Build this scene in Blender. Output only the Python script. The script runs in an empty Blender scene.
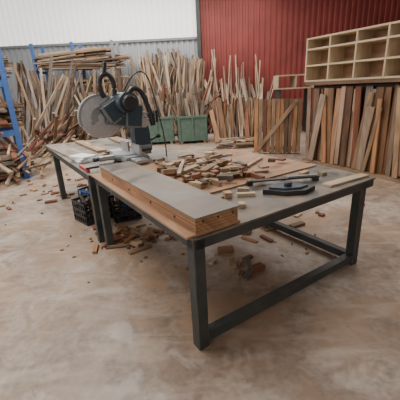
import bpy, bmesh, math, random
from mathutils import Matrix, Vector
R=random.Random(7)
scene=bpy.context.scene
COL=scene.collection
# ---------------- camera
cam_d=bpy.data.cameras.new("camera"); cam=bpy.data.objects.new("camera",cam_d); COL.objects.link(cam)
cam_d.lens=28.8; cam_d.sensor_width=36; cam_d.clip_start=.05
H=1.646
cam.matrix_world=Matrix.Translation((0,0,H))@Matrix.Rotation(math.radians(90-19.5),4,'X')@Matrix.Rotation(math.radians(-2.87),4,'Z')
scene.camera=cam
# ---------------- materials
def newmat(name):
    m=bpy.data.materials.new(name); m.use_nodes=True
    nt=m.node_tree; b=nt.nodes["Principled BSDF"]
    return m,nt,b
def plain(name,col,rough=.6,metal=0,var=.12,scale=8,spec=.5,bump=0,dust=0):
    m,nt,b=newmat(name)
    tc=nt.nodes.new("ShaderNodeTexCoord"); n=nt.nodes.new("ShaderNodeTexNoise"); n.inputs["Scale"].default_value=scale; n.inputs["Detail"].default_value=5
    nt.links.new(tc.outputs["Object"],n.inputs["Vector"])
    r=nt.nodes.new("ShaderNodeValToRGB")
    r.color_ramp.elements[0].position=.3; r.color_ramp.elements[1].position=.7
    r.color_ramp.elements[0].color=tuple(c*(1-var) for c in col)+(1,)
    r.color_ramp.elements[1].color=tuple(min(1,c*(1+var)) for c in col)+(1,)
    nt.links.new(n.outputs["Fac"],r.inputs["Fac"]); out=r.outputs["Color"]
    if dust:
        n2=nt.nodes.new("ShaderNodeTexNoise"); n2.inputs["Scale"].default_value=3.5; n2.inputs["Detail"].default_value=10; n2.inputs["Distortion"].default_value=1.2
        nt.links.new(tc.outputs["Object"],n2.inputs["Vector"])
        mr=nt.nodes.new("ShaderNodeMapRange"); mr.inputs[1].default_value=.40; mr.inputs[2].default_value=.66; mr.inputs[4].default_value=dust
        nt.links.new(n2.outputs["Fac"],mr.inputs[0])
        mx=nt.nodes.new("ShaderNodeMix"); mx.data_type='RGBA'; nt.links.new(mr.outputs[0],mx.inputs[0]); nt.links.new(out,mx.inputs[6]); mx.inputs[7].default_value=(.36,.27,.19,1)
        out=mx.outputs[2]
        mr2=nt.nodes.new("ShaderNodeMapRange"); mr2.inputs[1].default_value=.35; mr2.inputs[2].default_value=.65; mr2.inputs[3].default_value=rough; mr2.inputs[4].default_value=min(1,rough+.3)
        nt.links.new(n2.outputs["Fac"],mr2.inputs[0]); nt.links.new(mr2.outputs[0],b.inputs["Roughness"])
    nt.links.new(out,b.inputs["Base Color"])
    if not dust: b.inputs["Roughness"].default_value=rough
    b.inputs["Metallic"].default_value=metal
    b.inputs["Specular IOR Level"].default_value=spec
    return m
def wood(name,col,rough=.7,grain=.35,weather=.4):
    m,nt,b=newmat(name)
    uv=nt.nodes.new("ShaderNodeUVMap"); uv.uv_map="UVMap"
    def nz(sc,det,dis):
        mp=nt.nodes.new("ShaderNodeMapping"); mp.inputs["Scale"].default_value=sc
        n=nt.nodes.new("ShaderNodeTexNoise"); n.inputs["Scale"].default_value=1; n.inputs["Detail"].default_value=det; n.inputs["Distortion"].default_value=dis
        nt.links.new(uv.outputs[0],mp.inputs[0]); nt.links.new(mp.outputs[0],n.inputs["Vector"]); return n
    n=nz((2.2,38,1),6,.6)
    r=nt.nodes.new("ShaderNodeValToRGB"); r.color_ramp.elements[0].position=.3; r.color_ramp.elements[1].position=.68
    r.color_ramp.elements[0].color=tuple(c*(1-grain) for c in col)+(1,)
    r.color_ramp.elements[1].color=tuple(min(1,c*(1+grain*.4)) for c in col)+(1,)
    nt.links.new(n.outputs["Fac"],r.inputs["Fac"])
    a=nt.nodes.new("ShaderNodeAttribute"); a.attribute_name="Col"
    def mul(x,y):
        mx=nt.nodes.new("ShaderNodeMix"); mx.data_type='RGBA'; mx.blend_type='MULTIPLY'; mx.inputs[0].default_value=1
        nt.links.new(x,mx.inputs[6]); nt.links.new(y,mx.inputs[7]); return mx.outputs[2]
    out=mul(r.outputs["Color"],a.outputs["Color"])
    n2=nz((1.5,5,1),7,1); r2=nt.nodes.new("ShaderNodeValToRGB"); r2.color_ramp.elements[0].position=.35; r2.color_ramp.elements[1].position=.62
    k=1-weather; r2.color_ramp.elements[0].color=(k,k*.96,k*.93,1); r2.color_ramp.elements[1].color=(1,1,1,1)
    nt.links.new(n2.outputs["Fac"],r2.inputs["Fac"]); out=mul(out,r2.outputs["Color"])
    nt.links.new(out,b.inputs["Base Color"])
    b.inputs["Roughness"].default_value=rough
    bp=nt.nodes.new("ShaderNodeBump"); bp.inputs["Strength"].default_value=.15; bp.inputs["Distance"].default_value=.01
    nt.links.new(n.outputs["Fac"],bp.inputs["Height"]); nt.links.new(bp.outputs["Normal"],b.inputs["Normal"])
    return m
W_TAN=wood("wood_tan",(.42,.275,.165)); W_PALE=wood("wood_pale",(.60,.46,.31)); W_BROWN=wood("wood_brown",(.20,.115,.065)); W_RED=wood("wood_reddish",(.27,.10,.055))
W_GREY=wood("wood_weathered",(.25,.21,.175)); W_PLY=wood("plywood_cream",(.66,.53,.36),grain=.1,weather=.18); W_MDF=wood("mdf_brown",(.40,.235,.14),rough=.6,grain=.12,weather=.3)
W_HAZE=wood("wood_hazed_tan",(.47,.36,.27),grain=.25); W_OR=wood("wood_orange",(.42,.21,.095))  # first one: tan paled in its colour to stand in for background haze
STEEL=plain("painted_steel_grey",(.036,.043,.042),.40,.0,.25,6,dust=.08)
STOP=plain("steel_table_top",(.105,.105,.10),.30,.25,.35,5,dust=.6)
PANEL=plain("film_faced_panel",(.15,.135,.12),.30,.0,.3,4,dust=.5)
BLUE=plain("blue_rack_paint",(.05,.13,.36),.5)
BLACK=plain("black_plastic",(.02,.02,.022),.45); DBLUE=plain("dark_teal_plastic",(.03,.055,.075),.4)
SILV=plain("cast_aluminium",(.48,.49,.50),.35,.7,.1,20); BLADE=plain("saw_blade_steel",(.5,.5,.5),.3,.8,.1,30)
RED=plain("red_plastic",(.5,.03,.03),.4); WHITE=plain("white_paper",(.8,.8,.78),.7,0,.03)
GREEN=plain("green_bin_paint",(.10,.165,.125),.6,0,.2); GREYM=plain("grey_machine_paint",(.22,.235,.24),.5)
# ---------------- mesh builder
class MB:
    def __init__(s,name):
        s.name=name; s.bm=bmesh.new(); s.uv=s.bm.loops.layers.uv.new("UVMap"); s.col=s.bm.loops.layers.float_color.new("Col"); s.mats=[]
    def mi(s,m):
        if m not in s.mats: s.mats.append(m)
        return s.mats.index(m)
    def paint(s,faces,mat,tint,inv=None,axis=0):
        i=s.mi(mat); ox,oy=R.uniform(0,50),R.uniform(0,50)
        for f in faces:
            f.material_index=i
            for l in f.loops:
                l[s.col]=(tint[0],tint[1],tint[2],1)
                p=inv@l.vert.co if inv else l.vert.co
                c=[p[0],p[1],p[2]]; u=c.pop(axis)
                l[s.uv].uv=(u+ox,c[0]+c[1]+oy)
    def box(s,M,d,mat,tint=None,bevel=0):
        if tint is None: t=R.uniform(.65,1.2); tint=(t,t,t)
        M=M if isinstance(M,Matrix) else Matrix.Translation(M)
        r=bmesh.ops.create_cube(s.bm,size=1,matrix=M@Matrix.Diagonal((d[0],d[1],d[2],1)))
        fs=list({f for v in r['verts'] for f in v.link_faces})
        s.paint(fs,mat,tint,M.inverted(),max(range(3),key=lambda k:d[k]))
        if bevel:
            es=list({e for v in r['verts'] for e in v.link_edges})
            bmesh.ops.bevel(s.bm,geom=es,offset=bevel,segments=2,affect='EDGES',clamp_overlap=True)
        return s
    def bar(s,p,q,w,h,mat,roll=0,tint=None,bevel=0):
        p,q=Vector(p),Vector(q); d=q-p; z=Vector((0,0,1)); x=d.normalized()
        y=z.cross(x)
        if y.length<1e-3: y=Vector((0,1,0))
        y.normalize(); zz=x.cross(y)
        M=Matrix((x,y,zz)).transposed().to_4x4(); M=Matrix.Translation((p+q)/2)@M@Matrix.Rotation(roll,4,'X')
        return s.box(M,(d.length,w,h),mat,tint,bevel)
    def cyl(s,p,q,r1,mat,r2=None,seg=24,tint=(1,1,1)):
        p,q=Vector(p),Vector(q); d=q-p; r2=r1 if r2 is None else r2
        M=Matrix.Translation((p+q)/2)@d.to_track_quat('Z','Y').to_matrix().to_4x4()
        r=bmesh.ops.create_cone(s.bm,cap_ends=True,segments=seg,radius1=r1,radius2=r2,depth=d.length,matrix=M)
        fs=list({f for v in r['verts'] for f in v.link_faces}); s.paint(fs,mat,tint)
        for f in fs:
            if len(f.verts)==4: f.smooth=True
        return s
    def tube(s,pts,r,mat,seg=10,n=6):
        P=[Vector(p) for p in pts]; Q=[]
        for i in range(len(P)-1):
            p0=P[max(i-1,0)];p1=P[i];p2=P[i+1];p3=P[min(i+2,len(P)-1)]
            for k in range(n):
                t=k/n; Q.append(.5*((2*p1)+(p2-p0)*t+(2*p0-5*p1+4*p2-p3)*t*t+(3*p1-p0-3*p2+p3)*t**3))
        Q.append(P[-1]); rings=[]
        for i,c in enumerate(Q):
            d=(Q[min(i+1,len(Q)-1)]-Q[max(i-1,0)]).normalized(); q=d.to_track_quat('Z','Y')
            rings.append([s.bm.verts.new(c+q@Vector((r*math.cos(2*math.pi*k/seg),r*math.sin(2*math.pi*k/seg),0))) for k in range(seg)])
        fs=[]
        for A_,B_ in zip(rings,rings[1:]):
            for k in range(seg):
                f=s.bm.faces.new((A_[k],A_[(k+1)%seg],B_[(k+1)%seg],B_[k])); f.smooth=True; fs.append(f)
        fs.append(s.bm.faces.new(rings[0][::-1])); fs.append(s.bm.faces.new(rings[-1]))
        s.paint(fs,mat,(1,1,1)); return s
    def prism(s,poly,M,th,mat,tint=(1,1,1)):
        lo=[s.bm.verts.new(M@Vector((x,y,0))) for x,y in poly]; hi=[s.bm.verts.new(M@Vector((x,y,th))) for x,y in poly]
        fs=[s.bm.faces.new(lo[::-1]),s.bm.faces.new(hi)]
        n=len(poly)
        for i in range(n): fs.append(s.bm.faces.new((lo[i],lo[(i+1)%n],hi[(i+1)%n],hi[i])))
        s.paint(fs,mat,tint); return s
    def done(s,M=None):
        bmesh.ops.recalc_face_normals(s.bm,faces=s.bm.faces)
        me=bpy.data.meshes.new(s.name); s.bm.to_mesh(me); s.bm.free()
        for m in s.mats: me.materials.append(m)
        o=bpy.data.objects.new(s.name,me); COL.objects.link(o)
        if M is not None: o.matrix_world=M
        return o
# table frame
P0=Vector((-.0516,1.652,0)); A=Vector((.839,.545,0)).normalized(); B=Vector((-.545,.839,0)).normalized()
TM=Matrix.Translation(P0)@Matrix((A,B,Vector((0,0,1)))).transposed().to_4x4()
ZR=lambda a:Matrix.Rotation(a,4,'Z')
# ---------------- room
def concrete():
    m,nt,b=newmat("dusty_concrete")
    tc=nt.nodes.new("ShaderNodeTexCoord")
    def noise(sc,det=6,dis=0,off=0):
        n=nt.nodes.new("ShaderNodeTexNoise"); n.inputs["Scale"].default_value=sc; n.inputs["Detail"].default_value=det; n.inputs["Distortion"].default_value=dis
        mp=nt.nodes.new("ShaderNodeMapping"); mp.inputs["Location"].default_value=(off,off*.7,0)
        nt.links.new(tc.outputs["Object"],mp.inputs[0]); nt.links.new(mp.outputs[0],n.inputs["Vector"]); return n
    def ramp(n,p0,p1,c0,c1):
        r=nt.nodes.new("ShaderNodeValToRGB"); r.color_ramp.elements[0].position=p0; r.color_ramp.elements[1].position=p1
        r.color_ramp.elements[0].color=c0+(1,); r.color_ramp.elements[1].color=c1+(1,); nt.links.new(n.outputs["Fac"],r.inputs["Fac"]); return r
    def mix(x,y,f,mode='MULTIPLY'):
        mx=nt.nodes.new("ShaderNodeMix"); mx.data_type='RGBA'; mx.blend_type=mode
        if isinstance(f,float): mx.inputs[0].default_value=f
        else: nt.links.new(f,mx.inputs[0])
        nt.links.new(x,mx.inputs[6])
        if isinstance(y,tuple): mx.inputs[7].default_value=y
        else: nt.links.new(y,mx.inputs[7])
        return mx.outputs[2]
    n1=noise(.9,8,.6,3.1); r1=ramp(n1,.38,.62,(.285,.215,.165),(.45,.37,.305))
    n2=noise(3.2,10,1.8,9); r2=ramp(n2,.44,.60,(1,1,1),(.66,.61,.57))
    n3=noise(22,10,0,1); r3=ramp(n3,.3,.7,(.74,.74,.74),(1.18,1.18,1.18))
    c=mix(mix(r1.outputs[0],r2.outputs[0],.85),r3.outputs[0],1.0)
    n4=noise(1.1,12,2.2,17); r4=ramp(n4,.56,.64,(0,0,0),(.5,.5,.5)); c=mix(c,(.52,.48,.44,1),r4.outputs[0],'MIX')
    n5=noise(1.6,12,1.0,31); r5=ramp(n5,.47,.62,(0,0,0),(.7,.7,.7)); c=mix(c,(.34,.22,.14,1),r5.outputs[0],'MIX')
    n6=noise(5,6,3,44); r6=ramp(n6,.62,.70,(0,0,0),(.45,.45,.45)); c=mix(c,(.14,.12,.10,1),r6.outputs[0],'MIX')
    n7=nt.nodes.new("ShaderNodeTexNoise"); n7.inputs["Scale"].default_value=1; n7.inputs["Detail"].default_value=9; n7.inputs["Distortion"].default_value=.8
    mp=nt.nodes.new("ShaderNodeMapping"); mp.inputs["Rotation"].default_value=(0,0,.6); mp.inputs["Scale"].default_value=(1.2,6,1); nt.links.new(tc.outputs["Object"],mp.inputs[0]); nt.links.new(mp.outputs[0],n7.inputs["Vector"])
    r7=ramp(n7,.52,.68,(0,0,0),(.45,.45,.45)); c=mix(c,(.52,.45,.38,1),r7.outputs[0],'MIX')
    # sawdust settled around the workbench (radial falloff in floor coordinates)
    sx=nt.nodes.new("ShaderNodeVectorMath"); sx.operation='DISTANCE'; nt.links.new(tc.outputs["Object"],sx.inputs[0]); sx.inputs[1].default_value=(-.1,3.4,0)
    mr=nt.nodes.new("ShaderNodeMapRange"); mr.inputs[1].default_value=2.2; mr.inputs[2].default_value=.6; mr.inputs[4].default_value=.75; nt.links.new(sx.outputs["Value"],mr.inputs[0])
    n8=noise(6,12,.5,3); mm=nt.nodes.new("ShaderNodeMapRange"); mm.inputs[1].default_value=.35; mm.inputs[2].default_value=.6; nt.links.new(n8.outputs["Fac"],mm.inputs[0])
    mu=nt.nodes.new("ShaderNodeMath"); mu.operation='MULTIPLY'; nt.links.new(mr.outputs[0],mu.inputs[0]); nt.links.new(mm.outputs[0],mu.inputs[1])
    c=mix(c,(.36,.235,.145,1),mu.outputs[0],'MIX')
    nt.links.new(c,b.inputs["Base Color"])
    rr=nt.nodes.new("ShaderNodeMapRange"); rr.inputs[3].default_value=.30; rr.inputs[4].default_value=.62; nt.links.new(n2.outputs["Fac"],rr.inputs[0]); nt.links.new(rr.outputs[0],b.inputs["Roughness"])
    bp=nt.nodes.new("ShaderNodeBump"); bp.inputs["Strength"].default_value=.12; nt.links.new(n3.outputs["Fac"],bp.inputs["Height"]); nt.links.new(bp.outputs[0],b.inputs["Normal"])
    return m
f=MB("floor"); f.box(Matrix.Translation((0,4.5,-.05)),(17,19,.1),concrete(),(1,1,1)); fl=f.done()
WG=plain("pale_steel_cladding",(.38,.405,.43),.6,0,.08,1.5); WR=plain("red_steel_cladding",(.25,.050,.042),.6,0,.2,1.2); CE=plain("ceiling_sheet",(.55,.55,.55),.7)
def corr(mb,x0,x1,y,z0,z1,mat,pitch=.2,dep=.035,axis='x'):
    xs=[];x=x0
    while x<x1-1e-6:
        for fx,fy in ((0,0),(.4,0),(.5,1),(.9,1)): 
            if x+fx*pitch<x1: xs.append((x+fx*pitch,fy*dep))
        x+=pitch
    xs.append((x1,0)); vs=[]
    for (xx,d) in xs:
        P=(lambda z:(xx,y-d,z)) if axis=='x' else (lambda z:(y-d,xx,z))
        vs.append((mb.bm.verts.new(P(z0)),mb.bm.verts.new(P(z1))))
    fs=[mb.bm.faces.new((p[0],q[0],q[1],p[1])) for p,q in zip(vs,vs[1:])]
    mb.paint(fs,mat,(1,1,1))
YB=12.9; ZC=5.2
w=MB("wall_back"); corr(w,-8.5,.25,YB,0,3.3,WG); corr(w,.25,8.5,YB,0,ZC,WR); 
w.box((-4.1,YB+.1,1.65),(8.8,.1,3.3),WG); w.box((4.4,YB+.1,2.6),(8.2,.1,ZC),WR)
w.box((.25,YB-.1,2.6),(.14,.14,ZC),STEEL); w.box((-4.1,YB-.06,3.3),(8.7,.08,.08),GREYM)
w.done()
mt,nt,bb=newmat("glowing_sheeting"); bb.inputs["Base Color"].default_value=(.7,.7,.7,1); bb.inputs["Emission Color"].default_value=(1,.98,.95,1); bb.inputs["Emission Strength"].default_value=1.0  # emission makes the sheet glow by itself, no daylight comes through
w=MB("added_glow_band_1"); corr(w,-8.5,.18,YB,3.34,ZC,mt); w.done()  # glowing band added above the pale cladding to brighten the top
w=MB("wall_left"); corr(w,-5,YB,-8.4,0,ZC,WG,axis='y'); w.done()
w=MB("wall_right"); corr(w,-5,YB,8.45,0,ZC,WR,axis='y'); w.done()
w=MB("ceiling"); w.box((0,4,ZC+.05),(17,18,.1),CE,(1,1,1))
for y in (0,4,8,12): w.bar((-8.3,y,ZC-.12),(8.3,y,ZC-.12),.12,.22,STEEL)
w.done()
# ---------------- workbench (two steel tables)
ZT=.82
def steel_table(name,u0,u1,v0,v1,legs,rails):
    m=MB(name)
    m.box(Matrix.Translation(((u0+u1)/2,(v0+v1)/2,ZT-.006)),(u1-u0,v1-v0,.012),STOP,(1,1,1))
    t=.08
    for (p,q) in (((u0+.02,v0+.03),(u1-.02,v0+.03)),((u0+.02,v1-.03),(u1-.02,v1-.03)),((u0+.03,v0+.02),(u0+.03,v1-.02)),((u1-.03,v0+.02),(u1-.03,v1-.02))):
        m.bar((p[0],p[1],ZT-.045),(q[0],q[1],ZT-.045),.05,.066,STEEL,tint=(1,1,1))
    for (u,v) in legs: m.box(Matrix.Translation((u,v,(ZT-.012)/2)),(t,t,ZT-.014),STEEL,(1,1,1),bevel=.004)
    for (p,q,z) in rails: m.bar((p[0],p[1],z),(q[0],q[1],z),.065,.07,STEEL,tint=(1,1,1))
    return m.done(TM)
steel_table("steel_workbench",0,1.92,0,1.96,[(.045,.045),(1.76,.045),(.045,1.88),(1.76,1.88)],[((.08,.045),(1.73,.045),.07),((1.76,.08),(1.76,1.85),.07)])
steel_table("steel_workbench",-.04,1.25,1.98,4.62,[(.01,2.06),(.01,4.05),(1.15,2.06),(1.15,4.05)],[((1.15,2.1),(1.15,4.0),.12)])
m=MB("mdf_sheet"); m.box(Matrix.Translation((1.16,1.27,ZT+.008)),(1.46,1.34,.014),W_MDF,(1.1,1.1,1.1)); m.done(TM)
m=MB("mdf_sheet"); m.box(Matrix.Translation((.17,.98,ZT+.008)),(.40,1.92,.014),W_MDF,(1.2,1.2,1.2)); m.done(TM)
m=MB("timber_box_beam")
m.box(Matrix.Translation((.185,.875,ZT+.016+.050)),(.315,1.73,.100),W_OR,(1.25,1.3,1.4))
for z in (.02,.04,.06,.08): m.box(Matrix.Translation((.185,.875,ZT+.016+z)),(.3165,1.7315,.0025),W_BROWN,(1,1,1))
m.box(Matrix.Translation((.185,.875,ZT+.121)),(.325,1.75,.010),PANEL,(1,1,1))
for v in (.25,.6,1.0,1.4):
    m.cyl((.022,v,ZT+.06),(.03,v,ZT+.06),.009,BLACK,seg=10)
for u in (.08,.19,.30): m.cyl((u,.004,ZT+.09),(u,.012,ZT+.09),.006,BLACK,seg=8)
m.done(TM)
m=MB("grey_board"); m.box(Matrix.Translation((.12,3.75,ZT+.011))@ZR(.05),(.26,1.5,.022),W_GREY,(1.3,1.3,1.3)); m.done(TM)
m=MB("timber_plank"); m.box(Matrix.Translation((.50,3.85,ZT+.016)),(.14,1.3,.03),W_TAN,(1,1,1)); m.done(TM)
m=MB("timber_plank"); m.box(Matrix.Translation((1.0,3.5,ZT+.016))@ZR(-.06),(.10,1.8,.03),W_TAN,(.8,.8,.8)); m.done(TM)
m=MB("pine_strip"); m.bar((1.39,.12,ZT+.010),(1.89,.09,ZT+.010),.085,.018,W_PALE,tint=(1.1,1.1,1.1)); m.done(TM)
m=MB("hand_tool_tray")
M0=Matrix.Translation((1.06,.24,ZT+.002))@ZR(-.55)
m.prism([(-.21,-.03),(-.05,-.11),(.11,-.10),(.22,.0),(.13,.09),(-.15,.08)],M0,.035,BLACK)
m.prism([(-.16,-.02),(-.04,-.07),(.08,-.065),(.16,.0),(.10,.055),(-.11,.05)],M0@Matrix.Translation((0,0,.035)),.014,DBLUE)
m.cyl(M0@Vector((.0,0,.045)),M0@Vector((.0,0,.08)),.03,BLACK)
m.done(TM)
m=MB("long_steel_clamp")
m.bar((.93,.58,ZT+.035),(1.50,.28,ZT+.035),.035,.012,BLACK); m.bar((.95,.54,ZT+.046),(1.2,.41,ZT+.046),.05,.010,STEEL)
for (u,v) in ((.95,.57),(1.47,.295)): m.box(Matrix.Translation((u,v,ZT+.015))@ZR(-.5),(.05,.05,.029),BLACK,bevel=.004)
m.bar((1.25,.41,ZT+.049),(1.48,.29,ZT+.049),.03,.014,GREYM)
m.done(TM)
# offcuts on the table
m=MB("timber_offcut_pile")
ZM=ZT+.0165
placed=0
while placed<84:
    if placed<58: u=R.gauss(.84,.22); v=R.gauss(1.12,.38)
    else: u=R.uniform(.46,1.75); v=R.uniform(.68,1.85)
    if u<.44 or u>1.78 or v<.64 or v>1.87: continue
    placed+=1
    L=R.choice((.05,.07,.1,.14,.2,.28)); wd=R.uniform(.03,.09); h=R.uniform(.015,.045)
    t=R.choice((0,0,.2)); zz=ZM+h/2+R.choice((0,0,.03,.05))
    if t: zz+=L/2*math.sin(t)
    m.box(Matrix.Translation((u,v,zz))@ZR(R.uniform(0,3.14))@Matrix.Rotation(t,4,'Y'),(L,wd,h),R.choice((W_TAN,W_BROWN,W_PALE,W_GREY,W_TAN,W_RED)))
for (u,v,a,s_) in ((.54,.72,.3,.10),(.66,.85,1.9,.09),(.58,1.25,.8,.11),(.75,.76,2.6,.08),(.80,1.0,-.5,.12)):
    m.prism([(0,0),(s_,0),(0,s_*1.3)],Matrix.Translation((u,v,ZM))@ZR(a),.05,R.choice((W_TAN,W_BROWN,W_PALE)))
for (u1,v1,u2,v2,z) in ((.62,1.55,.98,.95,.07),(.7,1.6,.75,.8,.085),(.58,.70,.75,1.3,.065),(.95,1.7,1.35,1.45,.035),(1.1,1.75,1.6,1.6,.035),(.85,.75,1.2,.95,.035),(.5,1.0,.85,1.5,.10),(1.3,1.0,1.7,1.2,.035)):
    m.bar((u1,v1,ZT+z),(u2,v2,ZT+z-.005),.035,.02,R.choice((W_TAN,W_BROWN,W_PALE)))
m.done(TM)
m=MB("timber_blocks")
for (u,v,L,wd,h,a) in ((.48,.40,.10,.05,.045,.3),(.62,.46,.07,.06,.04,1.2),(.74,.38,.14,.04,.025,-.6),(.56,.22,.06,.05,.03,.9),(.82,.50,.09,.04,.02,2.2),(1.55,.48,.12,.05,.03,.2),(1.66,.36,.07,.05,.03,1.3),(1.3,.5,.05,.04,.02,.7)):
    m.box(Matrix.Translation((u,v,ZT+.001+h/2))@ZR(a),(L,wd,h),R.choice((W_TAN,W_BROWN,W_PALE)))
m.done(TM)
m=MB("timber_blocks")
for i in range(16):
    u=R.uniform(.45,1.15); v=R.choice((R.uniform(2.0,2.06),R.uniform(2.95,3.1))); h=R.uniform(.015,.04)
    m.box(Matrix.Translation((u,v,ZT+.001+h/2))@ZR(R.uniform(-.2,.2)),(R.uniform(.05,.16),R.uniform(.02,.05),h),R.choice((W_TAN,W_BROWN,W_PALE)))
m.done(TM)
m=MB("paper_pads"); 
for k in range(3): m.box(Matrix.Translation((.13,2.80+.01*k,ZT+.012+.022*k))@ZR(.2*k),(.2,.3,.02),WHITE)
m.done(TM)
m=MB("red_clamp"); m.bar((.0,2.10,ZT+.017),(.0,2.45,ZT+.017),.03,.03,RED); m.bar((-.02,2.12,ZT+.042),(.12,2.12,ZT+.042),.025,.02,BLACK); m.done(TM)
# ---------------- mitre saw ; local x = along fence, y = to the back
S=MB("mitre_saw")
S.box((0,0,.045),(.60,.30,.07),GREYM,bevel=.015)
for sx in(-1,1): S.box((sx*.40,-.02,.055),(.22,.16,.03),SILV,bevel=.006)
for sx in(-1,1):
    for sy in (-1,1): S.box((sx*.26,sy*.12,.01),(.06,.05,.02),BLACK)
S.cyl((0,-.03,.02),(0,-.03,.095),.17,GREYM,seg=40)
S.box((0,-.26,.06),(.10,.26,.05),SILV,bevel=.012); S.cyl((0,-.36,.06),(0,-.45,.06),.025,BLACK)
for sx in(-1,1):
    S.box((sx*.18,.03,.15),(.26,.022,.12),SILV,bevel=.004); S.box((sx*.22,.055,.12),(.05,.05,.06),SILV)
MXs=Matrix(((0,0,1,0),(1,0,0,0),(0,1,0,0),(0,0,0,1)))
S.prism([(-.12,0),(.09,0),(.08,.26),(.05,.42),(-.08,.42),(-.12,.22)],Matrix.Translation((-.07,.20,.09))@MXs,.14,DBLUE)
S.cyl((-.10,.21,.44),(.10,.21,.44),.06,SILV); S.cyl((-.12,.21,.44),(-.10,.21,.44),.03,BLACK)
S.cyl((0,.12,.14),(0,.30,.14),.075,GREYM)
for sz in (.46,.54): S.cyl((.035,-.10,sz+.06),(.035,.42,sz-.02),.016,SILV,seg=14)
S.box(Matrix.Translation((.035,.40,.50)),(.07,.05,.16),BLACK,bevel=.01)
S.box(Matrix.Translation((.03,.10,.53))@Matrix.Rotation(-.15,4,'X'),(.15,.22,.28),DBLUE,bevel=.02)
cx,cy,cz=-.05,-.27,.54
pts=[]
N=60
for i in range(N):
    a0=2*math.pi*i/N; pts.append((.230*math.cos(a0),.230*math.sin(a0))); pts.append((.220*math.cos(a0+.07),.220*math.sin(a0+.07)))
MX=Matrix(((0,0,1,cx),(1,0,0,cy),(0,1,0,cz),(0,0,0,1)))
S.prism(pts,MX,.004,BLADE)
def sector(r0,r1,a0,a1,n=36):
    o=[(r1*math.cos(a0+(a1-a0)*i/n),r1*math.sin(a0+(a1-a0)*i/n)) for i in range(n+1)]
    i_=[(r0*math.cos(a1-(a1-a0)*i/n),r0*math.sin(a1-(a1-a0)*i/n)) for i in range(n+1)]
    return o+i_
S.prism(sector(.12,.255,math.radians(-35),math.radians(200)),MX@Matrix.Translation((0,0,-.025)),.056,SILV)
S.prism(sector(.235,.26,math.radians(-35),math.radians(200)),MX@Matrix.Translation((0,0,-.032)),.07,GREYM)
S.prism(sector(.222,.245,math.radians(185),math.radians(330)),MX@Matrix.Translation((0,0,-.018)),.04,SILV)
S.prism(sector(.04,.13,math.radians(-40),math.radians(220)),MX@Matrix.Translation((0,0,-.034)),.06,GREYM)
S.cyl((cx-.055,cy,cz),(cx+.02,cy,cz),.05,SILV); S.cyl((cx-.07,cy,cz),(cx-.055,cy,cz),.018,BLACK)
for a0 in (0,30,60,90,120,150,180): S.bar((cx-.03,cy+.135*math.cos(math.radians(a0)),cz+.135*math.sin(math.radians(a0))),(cx-.03,cy+.22*math.cos(math.radians(a0)),cz+.22*math.sin(math.radians(a0))),.012,.012,GREYM)
S.box(Matrix.Translation((.0,cy+.16,cz+.08))@Matrix.Rotation(.5,4,'X'),(.16,.30,.26),DBLUE,bevel=.03)
S.cyl((-.07,cy+.26,cz+.15),(.24,cy+.26,cz+.15),.115,DBLUE,seg=32); S.cyl((.24,cy+.26,cz+.15),(.29,cy+.26,cz+.15),.10,BLACK,r2=.07,seg=32)
S.cyl((-.10,cy+.26,cz+.15),(-.07,cy+.26,cz+.15),.095,BLACK,seg=32); S.cyl((-.108,cy+.26,cz+.15),(-.10,cy+.26,cz+.15),.05,GREYM,seg=24)
for k in range(8):
    a0=math.pi*2*k/8; S.box((-.102,cy+.26+.072*math.cos(a0),cz+.15+.072*math.sin(a0)),(.006,.012,.012),GREYM)
S.bar((-.01,cy+.05,cz-.02),(.03,.22,.42),.09,.13,DBLUE,bevel=.015)
S.tube([(0,cy+.06,cz+.22),(0,cy+.02,cz+.33),(0,cy+.05,cz+.44),(0,cy+.12,cz+.47),(0,cy+.18,cz+.41),(0,cy+.19,cz+.30),(0,cy+.18,cz+.22)],.028,BLACK)
S.bar((0,cy+.08,cz+.44),(0,cy+.12,cz+.60),.035,.05,BLACK,bevel=.01)
S.tube([(0,cy+.32,cz+.20),(0,cy+.42,cz+.30),(0,cy+.52,cz+.26),(.02,cy+.58,cz+.10),(.05,cy+.62,cz-.15)],.032,BLACK)
S.tube([(.0,cy+.28,cz+.25),(.1,cy+.42,cz+.46),(.12,cy+.57,cz+.42),(.14,.40,.5),(.20,.42,.2),(.25,.40,.01)],.008,BLACK,seg=6)
S.cyl((0,.30,.2),(0,.42,.24),.014,BLACK); S.cyl((0,.42,.24),(0,.45,.25),.03,BLACK)
SM=TM@Matrix.Translation((.60,2.42,ZT+.001))@Matrix(((0,1,0,0),(-1,0,0,0),(0,0,1,0),(0,0,0,1)))
S.done(SM)
# ---------------- crates under
def crate(x,y,rz,sc,mat,name,sticks):
    m=MB(name)
    for z in (.02,.10,.18,.27):
        for (p,q) in (((-.17,-.17),(.17,-.17)),((.17,-.17),(.17,.17)),((.17,.17),(-.17,.17)),((-.17,.17),(-.17,-.17))):
            m.bar((p[0],p[1],z),(q[0],q[1],z),.012,.03,mat)
    for i in range(7):
        c=-.17+.34*i/6
        for (x_,y_) in ((c,-.17),(c,.17),(-.17,c),(.17,c)): m.box((x_,y_,.145),(.014,.014,.28),mat)
    m.box((0,0,.01),(.34,.34,.015),mat)
    for i in range(sticks): m.bar((R.uniform(-.1,.1),R.uniform(-.1,.1),.03),(R.uniform(-.12,.12),R.uniform(-.12,.12),.32),.03,.03,R.choice((W_TAN,W_BROWN,BLUE)))
    m.done(TM@Matrix.Translation((x,y,0))@ZR(rz)@Matrix.Scale(sc,4))
crate(.14,2.82,.2,1.05,BLACK,"milk_crate",8); crate(.52,2.60,-.15,1,BLACK,"milk_crate",10)
crate(.35,3.35,.4,1,BLUE,"milk_crate",4)
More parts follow.
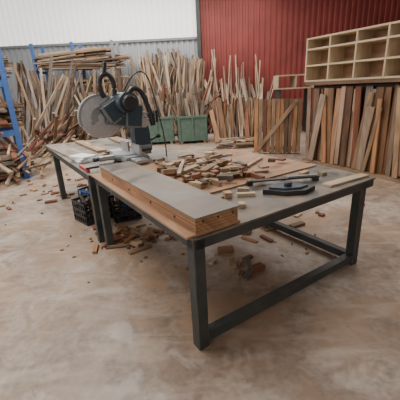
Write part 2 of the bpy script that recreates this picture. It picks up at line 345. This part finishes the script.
# floor scraps
m=MB("floor_offcuts")
def sc(cx,cy,n,sx,sy,ls):
    for i in range(n):
        h=R.uniform(.012,.04)*(.5 if ls[1]<.1 else 1); L=R.uniform(*ls)
        m.box(Matrix.Translation((cx+R.gauss(0,sx),cy+R.gauss(0,sy),h/2))@ZR(R.uniform(0,3.1)),(L,R.uniform(.03,.09)*min(1,L/.1),h),R.choice((W_TAN,W_BROWN,W_RED,W_OR,W_PALE)))
sc(-.90,3.45,34,.17,.16,(.08,.30)); sc(-.65,3.30,20,.24,.12,(.02,.1)); sc(.26,2.8,9,.14,.18,(.05,.2)); sc(-.1,3.9,36,.5,.40,(.02,.22)); sc(1.0,4.0,24,.4,.4,(.02,.25))
sc(.1,3.2,30,.5,.4,(.012,.04)); sc(-1.2,3.7,26,.3,.3,(.012,.045)); sc(-2.6,5.6,44,.6,.6,(.02,.2)); sc(-.2,6.5,60,1.4,1.0,(.02,.2)); sc(2.1,5.2,10,.3,.5,(.02,.14))
m.done()
m=MB("bent_offcut"); m.bar((.36,2.45,.012),(.46,2.62,.012),.05,.02,W_GREY); m.bar((.44,2.58,.02),(.42,2.72,.06),.05,.02,W_GREY); m.done()
# ---------------- pallet rack left
d1=Vector((-.85,-.527,0)).normalized(); d2=Vector((-.527,.85,0)).normalized(); RA=Vector((-3.62,6.6,0)); ra=math.atan2(d1.y,d1.x)
m=MB("loaded_pallet_rack")
for s_ in (0,2.5):
    for e in (0,.9):
        p=RA+d1*s_+d2*e; m.box(Matrix.Translation(p+Vector((0,0,1.6)))@ZR(ra),(.10,.08,3.2),BLUE,(1,1,1))
        m.box(Matrix.Translation(p+Vector((0,0,.005))),(.16,.16,.01),BLUE,(1,1,1))
    for k in range(5):
        m.bar(RA+d1*s_+Vector((0,0,.3+.55*k)),RA+d1*s_+d2*.9+Vector((0,0,.6+.55*k if k%2 else .3+.55*k)),.03,.03,BLUE)
for z in (.95,1.88,2.75):
    for e in (0,.9): m.bar(RA+d2*e+Vector((0,0,z)),RA+d1*2.5+d2*e+Vector((0,0,z)),.05,.12,BLUE,tint=(1,1,1))
for z,n,hmax in ((.04,70,.5),(1.03,90,.46),(1.96,80,.46)):
    for i in range(n):
        e=R.uniform(-.12,.85); zz=z+R.uniform(.0,hmax)*(1 if e>.1 else .8); o=R.uniform(-.25,.35) if e>.1 else R.uniform(.08,.4); L=R.uniform(1.8,2.4)
        m.bar(RA+d2*e+d1*o+Vector((0,0,zz+.03)),RA+d2*(e+R.uniform(-.08,.08))+d1*(o+L)+Vector((0,0,zz+.03+R.uniform(-.02,.05))),R.uniform(.05,.18),R.uniform(.02,.06),R.choice((W_TAN,W_BROWN,W_HAZE,W_GREY,W_PALE,W_RED)))
for i in range(90):
    p=RA+d1*R.uniform(-.4,1.3)+d2*R.uniform(-.55,.8)+Vector((0,0,R.uniform(.03,.6))); an=R.uniform(0,3.14); L=R.uniform(.3,.9)
    q=p+Vector((math.cos(an)*L*.7,math.sin(an)*L*.7,R.uniform(-.02,.6)*L)); m.bar(p,q,R.uniform(.03,.09),R.uniform(.02,.05),R.choice((W_TAN,W_BROWN,W_HAZE,W_PALE,W_RED)))
m.done()
# ---------------- timber rack at the back left
H1=(W_HAZE,W_TAN,W_HAZE,W_PALE,W_GREY,W_BROWN)
m=MB("timber_storage_rack")
for x in (-5.2,-3.9,-2.6):
    for y in (11.5,12.3): m.box((x,y,1.6),(.09,.09,3.2),BLUE if x<-3 else GREYM,(1,1,1))
    for z in (.5,1.5,2.35): m.bar((x,11.4,z),(x,12.4,z),.06,.08,GREYM)
for z,n,x0 in ((.56,40,-5.4),(1.56,80,-5.0),(2.42,130,-4.9)):
    for i in range(n):
        y=R.uniform(11.4,12.3); zz=z+R.uniform(0,.46); L=R.uniform(1.0,2.6); xx=x0+R.uniform(-.3,.3)
        m.bar((xx,y,zz),(xx+L,y+R.uniform(-.1,.1),zz+R.uniform(-.08,.16)),R.uniform(.06,.2),R.uniform(.03,.06),R.choice(H1))
def lean(m,n,x0,x1,yb0,yb1,yt,h0,h1,mats,sl=.25,w0=.04,w1=.12):
    for i in range(n):
        x=R.uniform(x0,x1); h=R.uniform(h0,h1)
        m.bar((x,R.uniform(yb0,yb1),.06),(x+R.gauss(0,sl),yt-R.uniform(0,.1),h),R.uniform(.02,.04),R.uniform(w0,w1),R.choice(mats),roll=R.uniform(0,1.5))
lean(m,130,-5.2,-2.4,10.7,11.2,11.3,1.0,2.4,H1,.45,.05,.16)
m.done()
m=MB("leaning_timber")
lean(m,220,-2.0,.2,11.7,12.4,12.65,1.3,3.0,H1,.45,.05,.17)
lean(m,50,-1.8,.3,11.6,11.8,12.1,1.0,1.9,(W_BROWN,W_RED,W_GREY,W_TAN),.7,.05,.14)
lean(m,80,.2,2.6,11.6,12.2,12.65,.9,1.9,H1,.35)
lean(m,14,.4,2.6,12.1,12.4,12.7,2.2,3.0,(W_PALE,W_HAZE,W_TAN),.2,.03,.05)
m.done()
m=MB("timber_heap")
lean(m,55,-5.5,-4.0,9.2,9.9,10.3,1.2,2.7,(W_BROWN,W_TAN,W_GREY,W_HAZE),.55,.05,.15)
lean(m,24,-3.8,-2.6,9.4,9.9,10.3,.9,1.7,(W_BROWN,W_TAN,W_GREY,W_HAZE),.5,.05,.15)
for i in range(230):
    p=Vector((R.uniform(-4.6,-2.7),R.uniform(8.7,10.0),R.uniform(.03,.65))); an=R.gauss(.2,.9); L=R.uniform(.4,1.1)
    m.bar(p,p+Vector((math.cos(an)*L*.6,math.sin(an)*L*.5,R.uniform(-.0,.7)*L)),R.uniform(.04,.13),R.uniform(.02,.06),R.choice(H1+(W_RED,)))
m.done()
# ---------------- bins
def bin_(x,y,rz,w_,d_,h_,mat):
    m=MB("timber_offcut_bin"); t=.04
    for sx in (-1,1): m.box((sx*(w_/2-t/2),0,h_/2+.08),(t,d_,h_),mat,(1,1,1))
    for sy in (-1,1): m.box((0,sy*(d_/2-t/2),h_/2+.08),(w_-2*t,t,h_),mat,(1,1,1))
    m.box((0,0,.10),(w_-2*t,d_-2*t,.04),mat,(1,1,1))
    for sx in (-1,1): m.box((sx*w_*.4,0,.04),(.08,d_,.08),W_TAN)
    for sx in (-.5,0,.5): m.box((sx*w_*.9,-d_/2-.02,h_/2+.08),(.05,.04,h_),mat,(1.2,1.2,1.2))
    m.box((0,-d_/2-.02,h_+.06),(w_+.02,.05,.06),mat,(1.3,1.3,1.3))
    for i in range(60):
        p=Vector((R.uniform(-w_*.4,w_*.4),R.uniform(-d_*.4,d_*.4),.15)); q=Vector((p.x+R.gauss(0,.18),p.y*.8,R.uniform(h_*.9,h_+.8)))
        q.x=max(-w_*.44,min(w_*.44,q.x)); m.bar(p,q,.03,R.uniform(.03,.10),R.choice(H1))
    m.done(Matrix.Translation((x,y,0))@ZR(rz))
bin_(-1.25,10.4,.1,1.05,.8,.74,GREEN); bin_(-.15,10.3,.1,.90,.8,.74,GREEN)
m=MB("upright_timber_offcuts")
lean(m,130,.58,1.85,9.5,9.95,10.15,.5,1.3,(W_HAZE,W_TAN,W_BROWN,W_OR,W_PALE,W_RED),.10,.05,.16)
for i in range(80):
    h=R.uniform(.02,.05); m.box(Matrix.Translation((R.uniform(.7,1.6),R.uniform(8.7,9.5),h/2+R.choice((0,.05,.1,.15))))@ZR(R.uniform(-.5,.5)),(R.uniform(.2,.6),R.uniform(.04,.12),h),R.choice(H1+(W_BROWN,)))
for x in (.6,1.9): m.bar((x,10.3,0),(x,10.3,1.2),.08,.08,W_TAN); m.bar((x,10.3,.05),(x,9.6,.05),.06,.06,W_TAN)
m.bar((.55,10.3,.9),(1.95,10.3,.9),.05,.1,W_TAN)
m.done()
# ---------------- pallet standing
m=MB("standing_pallet")
for i in range(11):
    m.box((-.5+.1*i,-.02,.64),(.085,.022,1.26+R.uniform(-.05,.03)),R.choice((W_OR,W_TAN,W_OR,W_RED,W_BROWN)))
for z in (.12,.64,1.16): m.box((0,.05,z),(1.1,.10,.08),W_TAN)
for i in range(6): m.box((-.48+.19*i,.12,.64),(.09,.022,1.26),W_BROWN)
m.bar((-.45,-.045,.1),(.40,-.045,1.2),.02,.09,W_TAN)
m.done(Matrix.Translation((1.93,7.75,0.02))@ZR(-.25)@Matrix.Rotation(-.05,4,'X'))
# ---------------- reclaimed board pack with plywood unit on top
L0=Vector((2.36,6.90,0)); D=Vector((.46,-.888,0)).normalized(); Nn=Vector((.888,.46,0))
PM=Matrix.Translation(L0)@Matrix((D,Nn,Vector((0,0,1)))).transposed().to_4x4()
m=MB("reclaimed_board_stack")
x=0
RB=(W_TAN,W_OR,W_BROWN,W_RED,W_GREY,W_BROWN,W_RED,W_HAZE,W_TAN,W_OR)
TT=((1,1,1),(1.1,.95,.85),(.9,.95,1.0),(1.15,1.0,.8),(1,.85,.8))
while x<3.3:
    w_=R.uniform(.05,.15); t=R.uniform(.45,1.2); c=R.choice(TT)
    m.box(Matrix.Translation((x+w_/2,R.uniform(-.03,.03),.80+R.uniform(-.05,.01)))@Matrix.Rotation(R.gauss(0,.02),4,'Y'),(w_-.010,.03,R.uniform(1.40,1.52)),R.choice(RB),(t*c[0],t*c[1],t*c[2])); x+=w_
for k in range(12):
    x=R.uniform(.1,2.9); t=R.uniform(.6,1.2); m.bar((x,-.06-.003*k,.07),(x+R.uniform(-.15,.22),-.05-.003*k,R.uniform(1.1,1.52)),.02,R.uniform(.06,.14),R.choice(RB),tint=(t,t*.95,t*.9))
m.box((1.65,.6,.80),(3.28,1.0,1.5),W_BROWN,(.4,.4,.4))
m.box((1.65,.5,.03),(3.35,1.15,.06),W_TAN,(.8,.8,.8)); m.box((1.65,.5,1.60),(3.4,1.2,.06),W_BROWN,(.9,.9,.9))
m.done(PM)
m=MB("plywood_pigeonhole_unit")
z0=1.632;z1=2.44; dep=.42; Lx=3.4
m.box((Lx/2,dep,(z0+z1)/2),(Lx,.012,z1-z0),W_MDF,(1.1,1.1,1.1))
for z in (z0+.014,z0+.30,z0+.60,z1-.014): m.box((Lx/2,dep/2,z),(Lx,dep,.03),W_PLY,(1,1,1))
n=6
for i in range(n+1):
    m.box((.014+(Lx-.028)*i/n,dep/2-.001,(z0+z1)/2),(.028,dep,z1-z0-.002),W_PLY,(.95,.95,.95))
m.done(PM@Matrix.Translation((-.14,-.02,0)))
m=MB("shelf_unit"); 
for z in (1.45,1.85): m.box((3.3,11.3,z),(1.2,.6,.04),W_PLY,(.8,.8,.8))
for x in (2.72,3.3,3.88): m.box((x,11.3,1.65),(.04,.6,.36),W_PLY,(.8,.8,.8))
for x in (2.8,3.8): m.box((x,11.3,.72),(.08,.5,1.42),STEEL)
m.done()
# ---------------- lights
wd=bpy.data.worlds.new("world"); scene.world=wd; wd.use_nodes=True
bg=wd.node_tree.nodes["Background"]; bg.inputs[0].default_value=(1,.965,.93,1); bg.inputs[1].default_value=.85
def area(name,loc,rot,sx,sy,power,col=(1,.95,.89)):
    l=bpy.data.lights.new(name,'AREA'); l.shape='RECTANGLE'; l.size=sx; l.size_y=sy; l.energy=power; l.color=col
    o=bpy.data.objects.new(name,l); COL.objects.link(o); o.location=loc; o.rotation_euler=rot
area("ceiling_fill",(-2.5,5.5,4.9),(0,0,0),1.6,8,480)  # three fill lamps added under the closed ceiling, no roof openings
area("ceiling_fill",(3,6,4.9),(0,0,0),1.4,7,170)
area("ceiling_fill",(-.5,11,4.9),(0,0,0),7,1.5,280)
area("side_daylight",(-8.0,5,3.2),(0,math.radians(-75),0),2.5,9,280,(1,.98,.95))
